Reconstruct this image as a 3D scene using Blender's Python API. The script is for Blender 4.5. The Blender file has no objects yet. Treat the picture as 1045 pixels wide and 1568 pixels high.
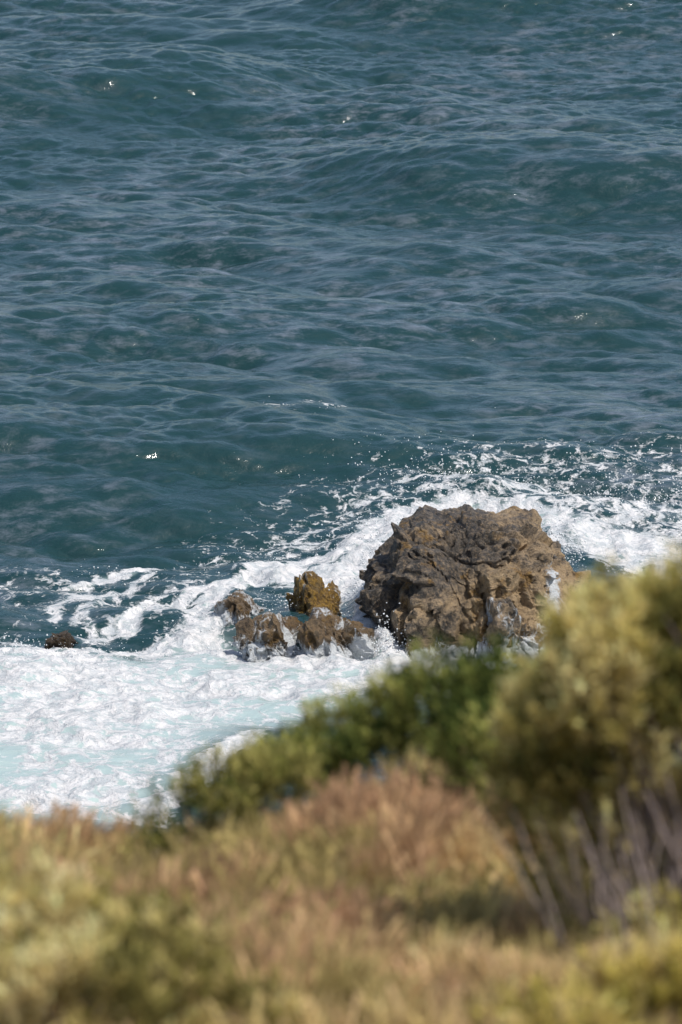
import bpy, bmesh, math, numpy as np
from mathutils import Vector
rng=np.random.default_rng(7)
scene=bpy.context.scene
D2R=math.radians
# ------------------------------------------------------------------ helpers
CAMH=27.0; PITCH=D2R(14); TH=math.tan(D2R(5.5))
def W(px,py,z=0.0):
    """survey bearing (from the 1045x1568 print) -> map position on level z"""
    u=(px-522.5)/784*TH; v=(784-py)/784*TH
    d=(u, math.cos(PITCH)+v*math.sin(PITCH), -math.sin(PITCH)+v*math.cos(PITCH))
    t=(z-CAMH)/d[2]
    return (d[0]*t,d[1]*t)
_tab=rng.random((64,64,64)).astype(np.float32)
def vn3(x,y,z):
    xi=np.floor(x).astype(np.int64);yi=np.floor(y).astype(np.int64);zi=np.floor(z).astype(np.int64)
    fx=x-xi;fy=y-yi;fz=z-zi
    fx=fx*fx*(3-2*fx);fy=fy*fy*(3-2*fy);fz=fz*fz*(3-2*fz)
    r=0
    for a in (0,1):
        wa=fx if a else 1-fx
        for b in (0,1):
            wb=fy if b else 1-fy
            for c in (0,1):
                wc=fz if c else 1-fz
                r=r+wa*wb*wc*_tab[(xi+a)&63,(yi+b)&63,(zi+c)&63]
    return r
def fbm(x,y,z,o=4,g=.5):
    s=0;a=1;t=0
    for i in range(o):
        s=s+a*vn3(x*2**i+i*7.3,y*2**i+i*3.1,z*2**i+i*5.7);t+=a;a*=g
    return s/t
def sstep(a,b,x):
    t=np.clip((x-a)/(b-a),0,1);return t*t*(3-2*t)
def mesh_np(name,V,F,mat,attrs=None,smooth=False,parent=None,col=None):
    me=bpy.data.meshes.new(name)
    n=len(V);m=len(F);k=F.shape[1]
    me.vertices.add(n);me.vertices.foreach_set('co',np.ascontiguousarray(V,dtype=np.float32).ravel())
    me.loops.add(m*k);me.loops.foreach_set('vertex_index',np.ascontiguousarray(F,dtype=np.int32).ravel())
    me.polygons.add(m);me.polygons.foreach_set('loop_start',np.arange(0,m*k,k,dtype=np.int32))
    me.polygons.foreach_set('use_smooth',np.full(m,smooth))
    me.update(calc_edges=True)
    for an,av in (attrs or {}).items():
        a=me.attributes.new(an,'FLOAT','POINT');a.data.foreach_set('value',np.ascontiguousarray(av,dtype=np.float32))
    if col is not None:
        a=me.attributes.new('tint','FLOAT_COLOR','POINT')
        c=np.ones((n,4),np.float32);c[:,:3]=col;a.data.foreach_set('color',c.ravel())
    me.materials.append(mat)
    ob=bpy.data.objects.new(name,me);scene.collection.objects.link(ob)
    if parent: ob.parent=parent
    return ob
class NT:
    def __init__(s,name):
        s.m=bpy.data.materials.new(name);s.m.use_nodes=True;s.t=s.m.node_tree;s.t.nodes.clear()
        s.out=s.n('ShaderNodeOutputMaterial')
    def n(s,t,**k):
        x=s.t.nodes.new(t)
        for a,b in k.items(): setattr(x,a,b)
        return x
    def set(s,sock,v):
        if isinstance(v,bpy.types.NodeSocket): s.t.links.new(v,sock)
        else: sock.default_value=v
    def math(s,op,a,b=None,c=None,clamp=False):
        x=s.n('ShaderNodeMath',operation=op,use_clamp=clamp);s.set(x.inputs[0],a)
        if b is not None:s.set(x.inputs[1],b)
        if c is not None:s.set(x.inputs[2],c)
        return x.outputs[0]
    def mr(s,v,a,b,c=0,d=1,smooth=True):
        x=s.n('ShaderNodeMapRange',interpolation_type='SMOOTHSTEP' if smooth else 'LINEAR')
        for i,q in enumerate((v,a,b,c,d)): s.set(x.inputs[i],q)
        return x.outputs[0]
    def mix(s,f,a,b):
        x=s.n('ShaderNodeMix',data_type='RGBA');s.set(x.inputs[0],f);s.set(x.inputs[6],a);s.set(x.inputs[7],b);return x.outputs[2]
    def noise(s,vec,scale,detail=4,rough=.55,dist=0):
        x=s.n('ShaderNodeTexNoise');s.set(x.inputs['Vector'],vec);x.inputs['Scale'].default_value=scale
        x.inputs['Detail'].default_value=detail;x.inputs['Roughness'].default_value=rough;x.inputs['Distortion'].default_value=dist
        return x
    def pos(s): return s.n('ShaderNodeTexCoord').outputs['Object']
    def mapping(s,vec,sc):
        x=s.n('ShaderNodeMapping');s.set(x.inputs[0],vec);x.inputs['Scale'].default_value=sc;return x.outputs[0]
    def attr(s,name,o='Fac'): return s.n('ShaderNodeAttribute',attribute_name=name).outputs[o]
def C(r,g,b): return (r,g,b,1)

# ------------------------------------------------------------------ world, sun
S=Vector((.42,-.26,.86)).normalized()
elev=math.asin(S.z); az=math.atan2(S.x,S.y)
w=bpy.data.worlds.new('World');scene.world=w;w.use_nodes=True
nt=w.node_tree;bg=nt.nodes['Background']
sky=nt.nodes.new('ShaderNodeTexSky');sky.sky_type='NISHITA';sky.sun_disc=False
sky.sun_elevation=elev;sky.sun_rotation=az;sky.dust_density=2.0;sky.air_density=1.0;sky.ozone_density=1.5
nt.links.new(sky.outputs[0],bg.inputs[0]);bg.inputs[1].default_value=.15
sl=bpy.data.lights.new('sun','SUN');sl.energy=4.2;sl.angle=D2R(.5);sl.color=(1,.95,.88)
so=bpy.data.objects.new('sun',sl);scene.collection.objects.link(so)
so.rotation_euler=S.to_track_quat('Z','Y').to_euler();so.location=(20,-10,60)

# ------------------------------------------------------------------ camera
cd=bpy.data.cameras.new('camera');co=bpy.data.objects.new('camera',cd);scene.collection.objects.link(co)
co.location=(0,0,CAMH);co.rotation_euler=(math.pi/2-PITCH,0,0)
cd.sensor_fit='VERTICAL';cd.sensor_height=36;cd.lens=18/TH;cd.clip_end=20000;cd.clip_start=.5
cd.dof.use_dof=True;cd.dof.focus_distance=108;cd.dof.aperture_fstop=3.0
scene.camera=co
scene.view_settings.view_transform='Standard';scene.view_settings.look='None';scene.view_settings.exposure=0

# ------------------------------------------------------------------ ocean (FFT sea state)
N=2048;L=128.0
k1=2*np.pi*np.fft.fftfreq(N,L/N)
KX,KY=np.meshgrid(k1,k1,indexing='ij');K=np.sqrt(KX**2+KY**2);K[0,0]=1
def spectrum(lp,power,theta,spread,kmax):
    th=np.arctan2(KY,KX)-theta
    P=K**(-power)*np.exp(-(2*np.pi/(lp*K))**2*1.2)*np.abs(np.cos(th))**spread*np.exp(-(K/kmax)**2)
    P[0,0]=0
    return np.sqrt(P)
def field(A,slope):
    g=rng.normal(size=(N,N))+1j*rng.normal(size=(N,N))
    Z=np.fft.fft2(np.fft.ifft2(g*A).real)
    h=np.fft.ifft2(Z).real
    sx=np.fft.ifft2(1j*KX*Z).real;sy=np.fft.ifft2(1j*KY*Z).real
    f=slope/np.sqrt((sx**2+sy**2).mean())
    dx=np.fft.ifft2(1j*KX/K*Z).real;dy=np.fft.ifft2(1j*KY/K*Z).real
    return h*f,dx*f,dy*f
tw=-math.pi/2
fa=field(spectrum(7.0,5.2,tw-.24,6,8),.135)
fb=field(spectrum(2.3,4.9,tw-.14,3.5,14),.205)
fc=field(spectrum(.85,4.2,tw+.1,1.8,40),.13)
fields=[a+b for a,b in zip(fa,fb)]
def samp(f,x,y):
    u=(x/L*N)%N;v=(y/L*N)%N
    i=np.floor(u).astype(np.int32);j=np.floor(v).astype(np.int32);a=u-i;b=v-j
    i1=(i+1)%N;j1=(j+1)%N;i%=N;j%=N
    return f[i,j]*(1-a)*(1-b)+f[i1,j]*a*(1-b)+f[i,j1]*(1-a)*b+f[i1,j1]*a*b
def tail(a,end,st,r=1.22):
    o=[];s=st
    while abs(a)<end:
        s*=r;a=a+s;o.append(a)
    return o
xd=np.arange(-15,15.001,.052)
xr=tail(15,6000,.052,1.12)
xs=np.array([-v for v in xr[::-1]]+list(xd)+xr)
yd=np.concatenate([np.arange(84,112,.055),np.arange(112,195,.075)])
ynear=[84];s=.055
while ynear[-1]>45: s*=1.12;ynear.append(ynear[-1]-s)
ys=np.array(ynear[:0:-1]+list(yd)+tail(yd[-1],9000,.075,1.12))
X,Y=np.meshgrid(xs,ys,indexing='ij');nx,ny=X.shape
x0=X.ravel();y0=Y.ravel()
h=samp(fields[0],x0,y0);dx=samp(fields[1],x0,y0);dy=samp(fields[2],x0,y0)
gust=.55+.9*fbm(x0*.10+y0*.03,y0*.07,x0*0+3,3)
h=h*gust;dx=dx*gust;dy=dy*gust
g2=.3+1.6*sstep(.3,.7,fbm(x0*.22,y0*.12,x0*0+13,4))
h=h+samp(fc[0],x0,y0)*g2;dx=dx+samp(fc[1],x0,y0)*g2;dy=dy+samp(fc[2],x0,y0)*g2
def swell(yc,amp,wf,wb):
    d=y0-yc
    return amp*np.where(d<0,np.exp(-(d/wf)**2),np.exp(-(d/wb)**2))
wob=(fbm(x0*.15,y0*0+.5,x0*0+9.2,2)-.5)
sw =swell(111.2+wob*2.5-.10*np.clip(x0,0,99),1.15-.35*sstep(-2,3,x0),3.1,8)
sw+=swell(145.5+wob*5-.30*x0,.15+1.15*sstep(-3,4,x0),3.1,8)
sw+=swell(160+wob*6+.2*x0,1.15*sstep(2,-6,x0),3.1,8)
sw+=swell(176+wob*4-.2*x0,1.15*sstep(-6,2,x0),3.4,8)
sw+=swell(126+wob*6+.15*x0,.55,2.3,5)
sw+=swell(134+wob*6-.3*x0,.4,2.3,5)
sw+=swell(206,1.0,6,14)
# --- foam density map
zone=(y0>80)&(y0<124)&(np.abs(x0)<14)
zx=x0[zone];zy=y0[zone]
wvx=(fbm(zx*1.1,zy*1.1,zx*0+61,4,.6)-.5)*1.1;wvy=(fbm(zx*1.1,zy*1.1,zx*0+71,4,.6)-.5)*1.6
def pl_dist(pts):
    best=np.full(zx.shape,9.0)
    P=[(W(p[0],p[1]),p[2]) for p in pts]
    qx=zx+wvx*.6;qy=zy+wvy*.6
    for (a,wa),(b,wb) in zip(P[:-1],P[1:]):
        ax,ay=a;bx,by=b;vx=bx-ax;vy=by-ay;L2=vx*vx+vy*vy+1e-9
        t=np.clip(((qx-ax)*vx+(qy-ay)*vy)/L2,0,1)
        d=np.hypot(qx-ax-t*vx,(qy-ay-t*vy)*.75)
        best=np.minimum(best,d/(wa+(wb-wa)*t))
    return best
def poly_sd(pts,soft):
    P=np.array([W(*p) for p in pts]);inside=np.zeros(zx.shape,bool);dmin=np.full(zx.shape,1e9)
    n=len(P);qx=zx+wvx;qy=zy+wvy
    for i in range(n):
        ax,ay=P[i];bx,by=P[(i+1)%n]
        c=((ay>qy)!=(by>qy))&(qx<(bx-ax)*(qy-ay)/(by-ay+1e-12)+ax);inside^=c
        vx=bx-ax;vy=by-ay;t=np.clip(((qx-ax)*vx+(qy-ay)*vy)/(vx*vx+vy*vy+1e-9),0,1)
        dmin=np.minimum(dmin,np.hypot(qx-ax-t*vx,qy-ay-t*vy))
    sd=np.where(inside,dmin,-dmin)
    return sstep(-soft,soft,sd)
foam=np.zeros(zx.shape)
def addstroke(pts,dens,soft=1.3):
    global foam
    d=pl_dist(pts)
    foam=np.maximum(foam,dens*sstep(1+soft*.6,.15,d))
pool=poly_sd([(-200,1005),(60,990),(200,1005),(330,970),(420,1000),(700,1010),(900,1000),(900,1090),(520,1085),(380,1130),(250,1200),(160,1262),(-200,1235)],.9)
foam=np.maximum(foam,pool*(.66+1.0*(fbm(zx*.8,zy*.6,zx*0+4,4)-.47)))
addstroke([(-60,1020,.5),(110,1005,.6),(160,1045,.6)],.98)
addstroke([(60,1040,.6),(250,1060,.7),(420,1060,.5),(650,1035,.5)],.84)
addstroke([(-60,1140,.8),(60,1130,.6),(240,1140,.5)],.78)
addstroke([(-40,1205,.5),(60,1215,.5),(130,1235,.4)],.84)
addstroke([(220,1235,.5),(290,1200,.5),(380,1150,.4)],.85)
addstroke([(300,965,.5),(360,995,.6),(480,1012,.5),(600,1020,.5),(720,1015,.5)],1.0)
addstroke([(190,960,.2),(280,915,.25),(350,895,.3),(430,878,.35),(500,862,.5),(570,842,.8),(620,812,.65),(700,800,.5),(800,808,.6),(930,842,1.2),(1100,868,1.7)],.90)
addstroke([(300,940,.35),(340,912,.35),(440,885,.7),(520,905,.9),(560,875,.8)],.93)
addstroke([(565,870,.5),(575,940,.5),(595,1000,.5)],1.05)
addstroke([(640,788,.3),(700,780,.4),(800,788,.5),(900,802,.9),(1060,812,1.2)],.62)
addstroke([(430,840,.5),(480,820,.4),(560,792,.3),(640,770,.3)],.55)
addstroke([(380,875,.3),(420,855,.35),(470,835,.4)],.6)
addstroke([(40,905,.15),(110,895,.2),(160,880,.28),(240,872,.25)],.8)
addstroke([(75,945,.2),(110,915,.3),(170,915,.25),(240,880,.2)],.7)
addstroke([(110,950,.2),(150,925,.25),(130,970,.3),(210,950,.2),(300,935,.25)],.7)
addstroke([(100,985,.4),(160,990,.4),(260,985,.5),(320,950,.6)],.78)
addstroke([(400,680,.4),(450,682,.7),(500,668,.7)],.50)
addstroke([(0,965,.3),(60,990,.3)],.62)
addstroke([(40,905,2.0),(200,920,2.2),(330,900,1.9)],.46)
addstroke([(400,860,2.2),(560,805,2.2),(760,755,1.7),(1060,768,2.6)],.46)
aer=np.clip(np.maximum(pool,sstep(.55,1,foam)*.8),0,1)
F_=np.zeros(x0.shape);A_=np.zeros(x0.shape);F_[zone]=np.clip(foam,0,1.1);A_[zone]=aer
h=h*(1-.6*A_);dx=dx*(1-.5*A_);dy=dy*(1-.5*A_)
lump=np.zeros(x0.shape)
lump[zone]=(fbm(zx*1.7,zy*1.2,zx*0+2,5,.55)-.5)*.6*sstep(.5,1,foam)
def bump_at(px,py,r,a,ry=None):
    cx,cy=W(px,py);ry=ry or r
    return a*np.exp(-((x0-cx)/r)**2-((y0-cy)/ry)**2)
surge=bump_at(590,845,1.0,.45,1.6)+bump_at(700,795,1.4,.12,1.3)+bump_at(870,835,1.3,.4,1.6)+bump_at(575,940,.4,.6,1.6)+bump_at(590,990,.3,.35,.6)+bump_at(470,965,.8,.38,1.2)+bump_at(20,1020,1.0,.3,1.2)+bump_at(350,925,.5,.2,.9)
lam=.95
V=np.stack([x0-lam*dx,y0-lam*dy,h+sw+lump+surge],1)
far=(np.abs(x0)>400)|(y0>600);V[far,2]=0;V[far,0]=x0[far];V[far,1]=y0[far]
idx=np.arange(nx*ny).reshape(nx,ny)
Fq=np.stack([idx[:-1,:-1],idx[1:,:-1],idx[1:,1:],idx[:-1,1:]],-1).reshape(-1,4)

m=NT('sea_water');P=m.pos()
foamA=m.attr('foam');aerA=m.attr('aer')
wn=m.noise(P,1.3,4)
vadd=m.n('ShaderNodeVectorMath',operation='MULTIPLY_ADD');m.set(vadd.inputs[0],wn.outputs['Color']);vadd.inputs[1].default_value=(1.3,1.3,1.3);m.set(vadd.inputs[2],P)
vp=vadd.outputs[0]
vo=m.n('ShaderNodeTexVoronoi',feature='DISTANCE_TO_EDGE');m.set(vo.inputs['Vector'],vp);vo.inputs['Scale'].default_value=2.0
vo2=m.n('ShaderNodeTexVoronoi',feature='DISTANCE_TO_EDGE');m.set(vo2.inputs['Vector'],vp);vo2.inputs['Scale'].default_value=5.5
fb1=m.noise(vp,2.6,10,.7)
t=m.math('MULTIPLY',m.math('SUBTRACT',fb1.outputs['Fac'],.5),2.6)
t=m.math('MULTIPLY_ADD',vo.outputs[0],1.5,t);t=m.math('MULTIPLY_ADD',vo2.outputs[0],.7,t)
val=m.math('SUBTRACT',m.math('SUBTRACT',foamA,.36),m.math('MULTIPLY',t,.62))
mask=m.mr(val,-.07,.2)
# pale sky sheen and glints painted into the open-water colour as patchy streaks
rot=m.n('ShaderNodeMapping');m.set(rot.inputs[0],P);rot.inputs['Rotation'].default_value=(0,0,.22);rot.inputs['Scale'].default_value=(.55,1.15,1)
sheen_n=m.noise(rot.outputs[0],2.0,9,.74,.25);wl=m.noise(m.mapping(P,(.10,.05,.1)),1.0,4,.55)
sheen=m.math('MULTIPLY',m.mr(sheen_n.outputs['Fac'],.44,.72),m.mr(wl.outputs['Fac'],.38,.62,.1,1.0))
deep=m.mix(sheen,C(.010,.038,.039),C(.13,.155,.185))
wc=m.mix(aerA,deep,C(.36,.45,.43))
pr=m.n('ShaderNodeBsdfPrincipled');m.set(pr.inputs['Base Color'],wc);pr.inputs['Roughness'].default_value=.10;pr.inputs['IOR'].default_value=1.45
Pm=m.mapping(P,(.7,1,1))
r1=m.noise(Pm,5,4,.6,.3);r2=m.noise(Pm,17,3,.6)
b1=m.n('ShaderNodeBump');b1.inputs['Strength'].default_value=1;b1.inputs['Distance'].default_value=.03;m.set(b1.inputs['Height'],r1.outputs['Fac'])
b2=m.n('ShaderNodeBump');b2.inputs['Strength'].default_value=1;b2.inputs['Distance'].default_value=.006;m.set(b2.inputs['Height'],r2.outputs['Fac']);m.set(b2.inputs['Normal'],b1.outputs[0])
m.set(pr.inputs['Normal'],b2.outputs[0])
fo=m.n('ShaderNodeBsdfPrincipled');fo.inputs['Roughness'].default_value=.8
fn=m.noise(vp,4,8,.65)
m.set(fo.inputs['Base Color'],m.mix(m.mr(fn.outputs['Fac'],.36,.6),C(.42,.455,.47),C(.69,.68,.67)))
fbp=m.n('ShaderNodeBump');fbp.inputs['Strength'].default_value=1;fbp.inputs['Distance'].default_value=.12;m.set(fbp.inputs['Height'],fn.outputs['Fac']);m.set(fo.inputs['Normal'],fbp.outputs[0])
mx=m.n('ShaderNodeMixShader');m.set(mx.inputs[0],mask);m.set(mx.inputs[1],pr.outputs[0]);m.set(mx.inputs[2],fo.outputs[0])
m.set(m.out.inputs[0],mx.outputs[0])
mesh_np('ocean_water',V,Fq,m.m,{'foam':F_,'aer':A_},smooth=True)
def sea_z(x,y):
    i=np.clip(np.searchsorted(xs,x),0,nx-1);j=np.clip(np.searchsorted(ys,y),0,ny-1)
    return V[idx[i,j],2]

# ------------------------------------------------------------------ rocks
def rock_mat(name,dark,mid,tan,algae,alg_amt,wet,topdark=0):
    m=NT(name);P=m.pos()
    n1=m.noise(P,.8,6,.6,.6);n2=m.noise(P,3.2,10,.72,.4);n3=m.noise(P,13,8,.75);n4=m.noise(P,1.6,6,.65)
    c=m.mix(m.mr(n2.outputs['Fac'],.36,.64),dark,mid)
    z=m.n('ShaderNodeSeparateXYZ');m.set(z.inputs[0],P)
    ta=m.math('ADD',m.math('MULTIPLY',n1.outputs['Fac'],1.0),m.math('MULTIPLY',n2.outputs['Fac'],.7))
    ta=m.math('MULTIPLY_ADD',z.outputs[0],.08,ta)
    ta=m.math('MULTIPLY_ADD',z.outputs[2],-.13*topdark,ta)
    c=m.mix(m.mr(ta,.56,.82),c,tan)
    c=m.mix(m.mr(n3.outputs['Fac'],.48,.68,0,.6),c,C(tan[0]*1.15,tan[1]*1.15,tan[2]*1.2))
    c=m.mix(m.mr(n3.outputs['Fac'],.48,.34,0,.85),c,dark)
    al=m.mr(n4.outputs['Fac'],.62-alg_amt*.4,.75-alg_amt*.4)
    c=m.mix(al,c,m.mix(m.mr(n3.outputs['Fac'],.38,.6),C(algae[0]*.25,algae[1]*.22,algae[2]*.4),algae))
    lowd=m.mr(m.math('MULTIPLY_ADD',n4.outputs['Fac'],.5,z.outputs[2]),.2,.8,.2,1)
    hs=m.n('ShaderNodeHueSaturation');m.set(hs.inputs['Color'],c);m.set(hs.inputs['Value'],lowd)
    ru=m.attr('runoff')
    st=m.noise(m.mapping(P,(1.4,1.4,.30)),6,8,.72,.5)
    rm=m.mr(m.math('SUBTRACT',ru,m.math('MULTIPLY',st.outputs['Fac'],1.0)),-.05,.12)
    c2=m.mix(rm,hs.outputs[0],C(.70,.73,.74))
    p=m.n('ShaderNodeBsdfPrincipled');m.set(p.inputs['Base Color'],c2)
    m.set(p.inputs['Roughness'],m.mr(n2.outputs['Fac'],.35,.65,wet,.7))
    hh=m.math('ADD',m.math('MULTIPLY',n2.outputs['Fac'],1),m.math('MULTIPLY',n3.outputs['Fac'],.5))
    b=m.n('ShaderNodeBump');b.inputs['Strength'].default_value=1;b.inputs['Distance'].default_value=.2;m.set(b.inputs['Height'],hh);m.set(p.inputs['Normal'],b.outputs[0])
    m.set(m.out.inputs[0],p.outputs[0]);return m.m
def make_rock(name,loc,sil,cz,depth,sub,mat,seed,facets,shear=.35,fine=.05,runoff=None,cleft=.1,bumps=()):
    r=np.random.default_rng(seed)
    bm=bmesh.new();bmesh.ops.create_icosphere(bm,subdivisions=sub,radius=1)
    me=bpy.data.meshes.new('t');bm.to_mesh(me);bm.free()
    U=np.empty(len(me.vertices)*3,np.float32);me.vertices.foreach_get('co',U);U=U.reshape(-1,3).astype(float)
    F=np.empty(len(me.polygons)*3,np.int32);me.polygons.foreach_get('vertices',F);F=F.reshape(-1,3)
    bpy.data.meshes.remove(me)
    th=np.arctan2(U[:,2],U[:,0])
    sp=np.array(sil,float)
    R=np.zeros(len(U));n=len(sp);cdir=np.cos(th);sdir=np.sin(th)
    for i in range(n):
        a=sp[i]-[0,cz];b=sp[(i+1)%n]-[0,cz];e=b-a
        den=cdir*e[1]-sdir*e[0]
        tt=(a[0]*e[1]-a[1]*e[0])/np.where(abs(den)<1e-9,1e-9,den)
        q=np.stack([cdir*tt,sdir*tt],1)-a;s=(q@e)/(e@e)
        ok=(tt>0)&(s>=-1e-6)&(s<=1+1e-6);R=np.where(ok,np.maximum(R,tt),R)
    uy=U[:,1];p=2.3;s=(1-np.abs(uy)**p)**(1/p)
    Pp=np.stack([R*cdir*s,np.sign(uy)*depth*np.abs(uy)**.9,R*sdir*s+cz],1)
    Pp[:,1]+=shear*(Pp[:,2]-cz)
    nrm=Pp-np.array([0,0,cz]);nrm[:,1]*=1.4;nrm/=np.linalg.norm(nrm,axis=1)[:,None]+1e-9
    for (bx,bz,br,ba) in bumps:   # buttresses / hollows on the landward face
        wv=ba*np.exp(-((Pp[:,0]-bx)/br)**2-((Pp[:,2]-bz)/br)**2)*(uy<.2)
        Pp+=nrm*wv[:,None]
    base=Pp.copy()
    for (nc,amp,tilt) in facets:
        ci=r.integers(0,len(base),nc);cc=base[ci]
        sc=np.array([1,1,.75])
        q=base+ (np.stack([fbm(base[:,0]*2+seed,base[:,1]*2,base[:,2]*2+k*9,4) for k in range(3)],1)-.5)*.22
        off=r.normal(size=nc)*amp;tl=r.normal(size=(nc,3))*tilt
        out=np.empty(len(base))
        rad_=1.0/np.sqrt(nc)*2.2
        for s0 in range(0,len(base),20000):
            qq=q[s0:s0+20000]
            D=np.sqrt((((qq[:,None,:]-cc[None])*sc)**2).sum(-1))
            o2=np.argpartition(D,1,axis=1)[:,:2]
            d2=np.take_along_axis(D,o2,1);sw_=np.argsort(d2,1);o2=np.take_along_axis(o2,sw_,1);d2=np.take_along_axis(d2,sw_,1)
            v=[off[o2[:,k]]+((base[s0:s0+20000]-cc[o2[:,k]])*tl[o2[:,k]]).sum(1) for k in (0,1)]
            wgt=.5*(1-sstep(0,rad_*.18,d2[:,1]-d2[:,0]))
            out[s0:s0+20000]=v[0]*(1-wgt)+v[1]*wgt
        Pp+=nrm*out[:,None]
    rg=fbm(base[:,0]*2.2+seed,base[:,1]*2.2,base[:,2]*3,6,.62)-.5
    Pp+=nrm*(rg*fine*8)[:,None]
    cl=np.abs(fbm(base[:,0]*.7+seed*3+base[:,2]*.5,base[:,1]*.7,base[:,2]*.3,4,.5)-.5)
    Pp-=nrm*(cleft*np.exp(-(cl/.012)**2))[:,None]
    if runoff is None: ro=np.zeros(len(Pp))
    else: ro=runoff(Pp+np.array(loc))
    ob=mesh_np(name,Pp,F,mat,{'runoff':ro},smooth=False);ob.location=loc
    return ob
big=rock_mat('rock_volcanic',C(.030,.028,.025),C(.155,.132,.106),C(.42,.30,.17),C(.28,.16,.035),.18,.3,1)
alg=rock_mat('rock_algae',C(.03,.02,.012),C(.10,.065,.03),C(.20,.135,.05),C(.32,.19,.03),.75,.4)
wetr=rock_mat('rock_wet',C(.016,.013,.012),C(.07,.052,.035),C(.22,.15,.08),C(.19,.11,.025),.4,.25)
def ro_big(Q):
    a=.55*np.exp(-((Q[:,0]-(.75))/.25)**2)*sstep(1.2,.2,Q[:,2])
    b=.66*np.exp(-((Q[:,0]-4.05)/.25)**2)*sstep(1.9,1.3,Q[:,2])*sstep(99.3,98.4,Q[:,1])
    c=.62*np.exp(-((Q[:,0]-1.85)/.16)**2)*sstep(.7,.2,Q[:,2])
    d=.62*sstep(.45,.0,Q[:,2])
    return np.maximum(np.maximum(a,b),np.maximum(c,d))
def ro_s(Q): 
    return .33+.30*sstep(.5,.0,Q[:,2])+.18*sstep(.48,.62,fbm(Q[:,0]*2.5,Q[:,1]*2.5,Q[:,2]*1.2,3))
def ro_0(Q): return np.zeros(len(Q))
sil=[(-2.05,.62),(-2.0,.95),(-1.85,1.2),(-1.55,1.38),(-1.22,1.78),(-.84,2.08),(-.4,1.95),(.04,2.1),(.5,1.97),(.88,2.0),(1.45,1.78),(1.85,1.4),(2.1,1.0),(2.0,.4),(1.8,-1.2),(-1.7,-1.2),(-1.78,0)]
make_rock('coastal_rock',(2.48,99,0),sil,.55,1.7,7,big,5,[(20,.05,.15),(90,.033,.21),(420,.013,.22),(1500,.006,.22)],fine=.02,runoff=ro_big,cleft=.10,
  bumps=[(-.9,1.0,.5,.18),(-.1,1.3,.35,-.22),(.5,1.6,.4,.14),(1.1,.8,.5,.15),(.3,.5,.4,.1),(-.3,.3,.3,-.18)])
def small(px,py,wid,hgt,dep,mat,seed,top=.0,ro=ro_s):
    x,y=W(px,py);y+=dep*.7
    w2=wid/2
    s=[(-w2,0),(-w2*.92,hgt*.5),(-w2*.5+top*.5,hgt*.8),(top-.15,hgt),(top+.12,hgt*.97),(w2*.5+top*.4,hgt*.72),(w2*.88,hgt*.4),(w2,0),(w2*.9,-.8),(-w2*.9,-.8)]
    return make_rock('coastal_rock',(x,y,0),s,.05,dep,6,mat,seed,[(8,.04,.25),(40,.027,.28),(160,.012,.3),(500,.005,.25)],shear=.2,fine=.016,runoff=ro,cleft=.06)
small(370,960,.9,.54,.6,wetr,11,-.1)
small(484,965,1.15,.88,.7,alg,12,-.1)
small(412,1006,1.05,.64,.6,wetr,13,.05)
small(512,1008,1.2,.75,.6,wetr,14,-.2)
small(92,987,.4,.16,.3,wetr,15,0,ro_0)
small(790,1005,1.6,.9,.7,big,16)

# ------------------------------------------------------------------ spray droplets
pts=[];rad=[]
def spray(px,py,n,sx,sy,zt,r0=.010):
    x,y=W(px,py)
    X_=x+rng.normal(size=n)*sx;Y_=y+rng.normal(size=n)*sy
    z=sea_z(X_,Y_)+np.abs(rng.exponential(size=n))*zt
    pts.append(np.stack([X_,Y_,z],1));rad.append(np.minimum(r0*(.4+rng.exponential(size=n)*.7),.022))
spray(700,785,600,.8,.5,.2);spray(930,785,500,1.0,.8,.22);spray(590,828,350,.7,.8,.15);spray(640,760,150,1.5,.8,.05)
spray(575,930,700,.25,.8,.3);spray(470,940,450,.9,.8,.18);spray(180,890,160,.9,.8,.03);spray(440,850,220,.8,.8,.06)
spray(60,1010,360,1.0,.8,.12);spray(1000,805,450,.8,1,.22);spray(340,960,250,.6,.6,.12);spray(860,870,600,.25,.5,.3)
spray(450,1000,300,.7,.2,.12);spray(590,1000,400,.3,.2,.15)
spray(900,758,180,1.5,1.0,.04,.007);spray(480,682,160,.45,.4,.03,.007)
PT=np.concatenate(pts);RD=np.concatenate(rad)
o=np.array([[1,0,0],[-1,0,0],[0,1,0],[0,-1,0],[0,0,1],[0,0,-1]],float)
of=np.array([[0,2,4],[2,1,4],[1,3,4],[3,0,4],[2,0,5],[1,2,5],[3,1,5],[0,3,5]])
SV=(PT[:,None]+o[None]*RD[:,None,None]*(.7+.6*rng.random((len(PT),6,1)))).reshape(-1,3)
SF=(of[None]+6*np.arange(len(PT))[:,None,None]).reshape(-1,3)
m=NT('spray_white');p=m.n('ShaderNodeBsdfPrincipled');p.inputs['Base Color'].default_value=C(.7,.73,.74);p.inputs['Roughness'].default_value=.4
m.set(m.out.inputs[0],p.outputs[0])
mesh_np('sea_spray',SV,SF,m.m,smooth=True)

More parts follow.
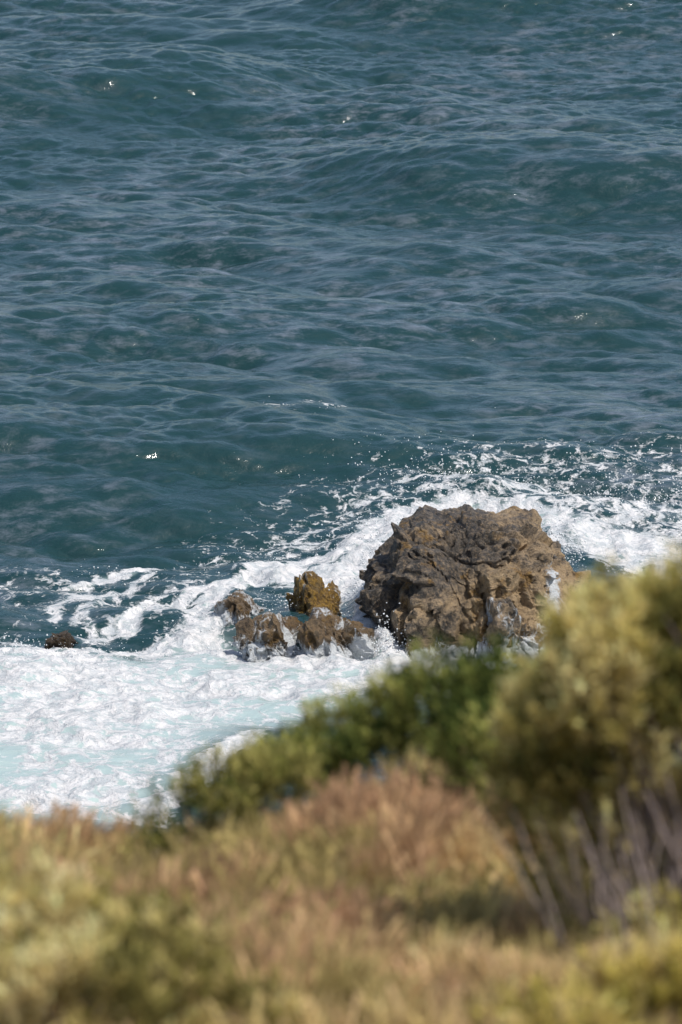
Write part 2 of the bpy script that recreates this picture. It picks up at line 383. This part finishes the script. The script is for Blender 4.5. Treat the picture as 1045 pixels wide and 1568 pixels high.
# ------------------------------------------------------------------ headland terrain
def T(x,y):
    z=19.25+(24-y)*.215
    z=z+.33*np.exp(-((x-.42)/.55)**2-((y-23.2)/1.6)**2)
    z=z+.10*(fbm(x*.9,y*.9,x*0+5,3)-.5)*2
    z=z-.18*np.exp(-((x+1.05)/.4)**2-((y-24)/1.5)**2)
    z=z-np.where(y>25,(y-25)*.30+0*y,0)
    z=np.where(y<12,z-.01*(12-y),z)
    z=z+.35*np.clip(np.abs(x)-4,0,40)**.7*(fbm(x*.1,y*.1,x*0,2)-.5)
    return np.maximum(z,-3)
gx=np.concatenate([np.arange(-60,-6,1.5),np.arange(-6,6,.1),np.arange(6,61,1.5)])
gy=np.concatenate([np.arange(-30,10,1.5),np.arange(10,28,.1),np.arange(28,80,1.0)])
GX,GY=np.meshgrid(gx,gy,indexing='ij');gi=np.arange(GX.size).reshape(GX.shape)
TV=np.stack([GX.ravel(),GY.ravel(),T(GX.ravel(),GY.ravel())],1)
TF=np.stack([gi[:-1,:-1],gi[1:,:-1],gi[1:,1:],gi[:-1,1:]],-1).reshape(-1,4)
m=NT('hill_soil');P=m.pos();n1=m.noise(P,2,6);n2=m.noise(P,25,4)
c=m.mix(m.mr(n1.outputs['Fac'],.35,.65),C(.16,.10,.055),C(.14,.12,.045));c=m.mix(m.mr(n2.outputs['Fac'],.4,.7),c,C(.26,.18,.10))
p=m.n('ShaderNodeBsdfPrincipled');m.set(p.inputs['Base Color'],c);p.inputs['Roughness'].default_value=.95
m.set(m.out.inputs[0],p.outputs[0])
mesh_np('hillside_terrain',TV,TF,m.m,smooth=True)

# ------------------------------------------------------------------ vegetation material
def veg_mat(name,trans=.35):
    m=NT(name);c=m.attr('tint','Color')
    d=m.n('ShaderNodeBsdfDiffuse');m.set(d.inputs[0],c);tr=m.n('ShaderNodeBsdfTranslucent');m.set(tr.inputs[0],c)
    a=m.n('ShaderNodeMixShader');a.inputs[0].default_value=trans;m.set(a.inputs[1],d.outputs[0]);m.set(a.inputs[2],tr.outputs[0])
    m.set(m.out.inputs[0],a.outputs[0]);return m.m
vm=veg_mat('grass_blade');lm=veg_mat('leaf')
def norm(a): return a/(np.linalg.norm(a,axis=-1,keepdims=True)+1e-9)

# ------------------------------------------------------------------ dry grass
def lerp(a,b,t): return a+(b-a)*t
def grass(xr,yr,sp,per):
    nt_=int((xr[1]-xr[0])*(yr[1]-yr[0])/sp**2)
    tx=rng.uniform(*xr,nt_);ty=rng.uniform(*yr,nt_)
    dens=fbm(tx*1.3,ty*1.3,tx*0+8,3);keep=dens>.36
    tx=tx[keep];ty=ty[keep];nt_=len(tx)
    hgt=.12+.22*fbm(tx*2.0,ty*2.0,tx*0+12,3)+rng.random(nt_)*.12
    f1=fbm(tx*1.2,ty*.9,tx*0+20,3)
    tan_=np.array([.66,.46,.26]);red=np.array([.50,.30,.18]);yel=np.array([.68,.53,.22]);oli=np.array([.36,.32,.11])
    mound=np.exp(-((tx-.3)/.8)**2-((ty-23.5)/2.2)**2)
    rd=sstep(.42,.72,f1+.25*mound+.035*(ty-19.5))[:,None]
    cc=lerp(lerp(yel,tan_,rng.random((nt_,1))),red,rd*.85)
    ol=sstep(.48,.57,fbm(tx*2.3,ty*1.7,tx*0+31,3))[:,None];cc=lerp(cc,oli,ol*.7)
    cc=cc*(.5+.8*rng.random((nt_,1)))
    I=np.repeat(np.arange(nt_),per);n=len(I)
    lean=rng.normal(size=(nt_,2))*.2
    bx=tx[I]+rng.normal(size=n)*sp*.24;by=ty[I]+rng.normal(size=n)*sp*.24
    bz=T(bx,by)-.02
    d=np.stack([lean[I,0]+rng.normal(size=n)*.33,lean[I,1]+rng.normal(size=n)*.33,np.ones(n)],1);d=norm(d)
    hh=hgt[I]*(.5+.6*rng.random(n));B=np.stack([bx,by,bz],1)
    a=rng.uniform(0,math.pi,n);side=np.stack([np.cos(a),np.sin(a),0*a],1);wd=(.0022+.0025*rng.random(n))[:,None]
    mid=B+d*hh[:,None]*.55;bend=norm(d+np.stack([rng.normal(size=n)*.35+.15,rng.normal(size=n)*.35,0*a-.15],1))
    tip=mid+bend*hh[:,None]*.45
    hw=wd*np.where(rng.random(n)<.4,2.4,.5)[:,None]
    Vv=np.stack([B-side*wd,B+side*wd,mid+side*wd,mid-side*wd,tip+side*hw,tip-side*hw],1)
    q=np.arange(n)[:,None]*6
    Ff=np.concatenate([q+[0,1,2,3],q+[3,2,4,5]])
    cb=cc[I]*(.8+.4*rng.random((n,1)))
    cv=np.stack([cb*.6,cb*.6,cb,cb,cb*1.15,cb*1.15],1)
    return Vv.reshape(-1,3),Ff,cv.reshape(-1,3)
parts=[grass((-2.4,2.4),(14.2,26),.10,26),grass((-6,-2.4),(14.2,26),.22,18),grass((2.4,6),(14.2,26),.22,18)]
VV=[];FF=[];CC=[];o_=0
for a,b,c in parts: VV.append(a);FF.append(b+o_);CC.append(c);o_+=len(a)
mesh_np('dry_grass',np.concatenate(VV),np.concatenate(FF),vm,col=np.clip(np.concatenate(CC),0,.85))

# ------------------------------------------------------------------ shrubs
bark=NT('bark');P=bark.pos();n1=bark.noise(P,30,5)
p=bark.n('ShaderNodeBsdfPrincipled');bark.set(p.inputs['Base Color'],bark.mix(n1.outputs['Fac'],C(.14,.10,.085),C(.38,.31,.28)));p.inputs['Roughness'].default_value=.9
bark.set(bark.out.inputs[0],p.outputs[0]);bark=bark.m
def tube(path,r0,r1,k=5):
    path=np.array(path);n=len(path);tg=norm(np.gradient(path,axis=0))
    up=np.array([.3,.2,1.0]);a=norm(np.cross(tg,up));b=np.cross(tg,a)
    rr=np.linspace(r0,r1,n)[:,None,None];t=np.arange(k)*2*np.pi/k
    V=path[:,None]+rr*(np.cos(t)[None,:,None]*a[:,None]+np.sin(t)[None,:,None]*b[:,None])
    i=np.arange(n*k).reshape(n,k);j=np.roll(i,-1,1)
    F=np.stack([i[:-1],j[:-1],j[1:],i[1:]],-1).reshape(-1,4)
    return V.reshape(-1,3),F
def shrub(name,root,lobes,leaf,lw,per,cols,csize=.09,up=.7,nbranch=60,extra=[],keepout=.0,br=.012):
    e=bpy.data.objects.new(name,None);scene.collection.objects.link(e)
    root=np.array(root,float)
    cen=[];out=[]
    for (cx,cy,cz,rx,ry,rz,nc) in lobes:
        u=norm(rng.normal(size=(nc,3)));u[:,2]=np.where(u[:,2]<-.35,-u[:,2],u[:,2])
        rr=(.5+.55*rng.random((nc,1))**.7)
        rr=rr*(.65+.65*fbm(u[:,0]*2.5+cx*3,u[:,1]*2.5+cy,u[:,2]*2.5,3))[:,None]*1.05
        c=np.array([cx,cy,cz])+u*rr*[rx,ry,rz];cen.append(c);out.append(u)
    cen=np.concatenate(cen);out=np.concatenate(out)
    g=fbm(cen[:,0]*5.5,cen[:,1]*5.5,cen[:,2]*5.5,3);k=g>.38+keepout
    cen=cen[k];out=out[k];nc=len(cen)
    ax=norm(out*.5+np.array([0,0,up])+rng.normal(size=(nc,3))*.25)
    I=np.repeat(np.arange(nc),per);n=len(I)
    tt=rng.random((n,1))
    base=cen[I]+ax[I]*(tt-.5)*csize*2.0+rng.normal(size=(n,3))*csize*.2
    d=norm(ax[I]*1.2+rng.normal(size=(n,3))*.5)
    sd=norm(np.cross(d,rng.normal(size=(n,3))))
    ll=leaf*(.6+.8*rng.random((n,1)));ww=lw*(.7+.6*rng.random((n,1)))
    Vv=np.stack([base,base+d*ll*.5+sd*ww,base+d*ll,base+d*ll*.5-sd*ww],1)
    Ff=np.arange(n)[:,None]*4+np.arange(4)
    cols=np.array(cols);f=fbm(cen[:,0]*3+9,cen[:,1]*3,cen[:,2]*3,3)
    f=np.clip((f-.3)/.4+rng.normal(size=nc)*.25,0,.999)*(len(cols)-1);i0=f.astype(int);fr=(f-i0)[:,None]
    cc=cols[i0]*(1-fr)+cols[i0+1]*fr
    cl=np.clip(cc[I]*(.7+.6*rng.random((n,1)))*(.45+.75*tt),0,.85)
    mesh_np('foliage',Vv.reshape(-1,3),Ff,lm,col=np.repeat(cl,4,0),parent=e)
    BV=[];BF=[];o=0
    sel=rng.choice(nc,min(nbranch,nc),replace=False)
    paths=[]
    for s in sel:
        c=cen[s];r=root+rng.normal(size=3)*[.16,.12,0];h=np.array([lerp(r[0],c[0],.35),lerp(r[1],c[1],.35),lerp(r[2],c[2],.6)])
        t=np.linspace(0,1,9)[:,None];pth=(1-t)**2*r+2*t*(1-t)*h+t*t*c+rng.normal(size=(9,3))*.012
        paths.append((pth,br*(.6+.7*rng.random()),.002))
    paths+=extra
    for pth,a,b in paths:
        v,f_=tube(pth,a,b);BV.append(v);BF.append(f_+o);o+=len(v)
    mesh_np('branches',np.concatenate(BV),np.concatenate(BF),bark,smooth=True,parent=e)
    return e
def curve(pts,n=12):
    pts=np.array(pts,float);t=np.linspace(0,len(pts)-1,n);i=np.minimum(t.astype(int),len(pts)-2);f=(t-i)[:,None]
    return pts[i]*(1-f)+pts[i+1]*f+rng.normal(size=(n,3))*.006
YG=[(.13,.13,.04),(.36,.32,.09),(.68,.56,.20),(.80,.67,.31)]
DG=[(.04,.06,.018),(.11,.14,.035),(.25,.27,.07),(.45,.43,.13)]
OL=[(.14,.13,.045),(.38,.33,.10),(.70,.57,.24),(.82,.68,.35)]
ex=[(curve([(1.55,20.0,20.1),(1.35,19.7,20.6),(1.18,19.6,21.0)]),.02,.008),
    (curve([(1.5,19.7,20.1),(1.15,19.3,20.35),(1.02,19.3,20.7)]),.014,.006),
    (curve([(1.55,19.7,20.1),(1.3,19.3,20.7),(1.28,19.2,21.0)]),.016,.006)]
for i in range(40):
    a=rng.uniform(.9,1.7);b=a+rng.normal()*.25
    ex.append((curve([(a,19.7+rng.normal()*.2,20.1),((a+b)/2+.06,19.6+rng.normal()*.2,20.45),(b,19.6+rng.normal()*.25,20.7+.3*rng.random())]),.007,.003))
shrub('coastal_shrub',(1.45,20.0,20.0),[(1.08,20.2,21.22,.30,.4,.42,330),(1.42,20.3,21.2,.34,.4,.44,330),(1.8,20.3,21.12,.5,.5,.46,260),(.9,20.3,20.95,.26,.35,.34,250),(.78,20.4,20.75,.2,.3,.25,110),(1.3,20.3,20.82,.5,.4,.45,380),(1.3,20.3,20.45,.55,.3,.4,280),(1.5,19.6,20.3,.5,.3,.22,120),(2.4,20.2,21.0,.6,.6,.7,200)],
      .05,.007,34,YG,csize=.08,up=1.0,nbranch=130,extra=ex,keepout=-.01)
shrub('dark_green_shrub',(.6,25.0,19.0),[(.15,25,19.5,.38,.4,.30,230),(.5,24.9,19.68,.42,.4,.36,320),(.85,24.6,19.72,.42,.4,.40,360),(1.15,24.4,19.72,.4,.4,.48,300),(-.2,25,19.42,.25,.3,.22,110),(.8,23.2,20.0,.34,.3,.30,240),(1.0,22.5,20.1,.3,.3,.3,180)],
      .04,.006,34,DG,csize=.08,nbranch=80,keepout=-.02)
shrub('low_green_shrub',(-.6,24.4,18.95),[(-.6,24.4,19.4,.28,.3,.26,150),(-.35,24.5,19.5,.25,.25,.2,90),(-.78,24.3,19.15,.2,.2,.25,60)],
      .04,.006,32,[(.05,.07,.02),(.14,.16,.04),(.30,.28,.08),(.44,.39,.13)],csize=.08,nbranch=50,keepout=.03)
shrub('olive_shrub',(-.95,17.6,20.5),[(-1.1,17.8,20.95,.33,.4,.26,240),(-.7,17.5,20.95,.3,.4,.24,210),(-1.3,17.0,20.95,.3,.4,.3,160),(-.85,16.7,21.1,.3,.3,.22,150),(-.35,17.3,20.8,.25,.3,.18,80)],
      .04,.007,32,OL,csize=.065,up=1.0,nbranch=60,keepout=.03)
shrub('olive_shrub',(1.05,17.4,20.5),[(1.1,17.4,20.9,.3,.3,.16,130),(.75,16.7,20.98,.28,.3,.16,110),(1.5,17.4,20.95,.4,.4,.25,140)],
      .04,.006,30,[(.24,.21,.045),(.52,.43,.10),(.72,.57,.18),(.70,.55,.26)],csize=.06,nbranch=40,keepout=.0)
print('verts',len(V))
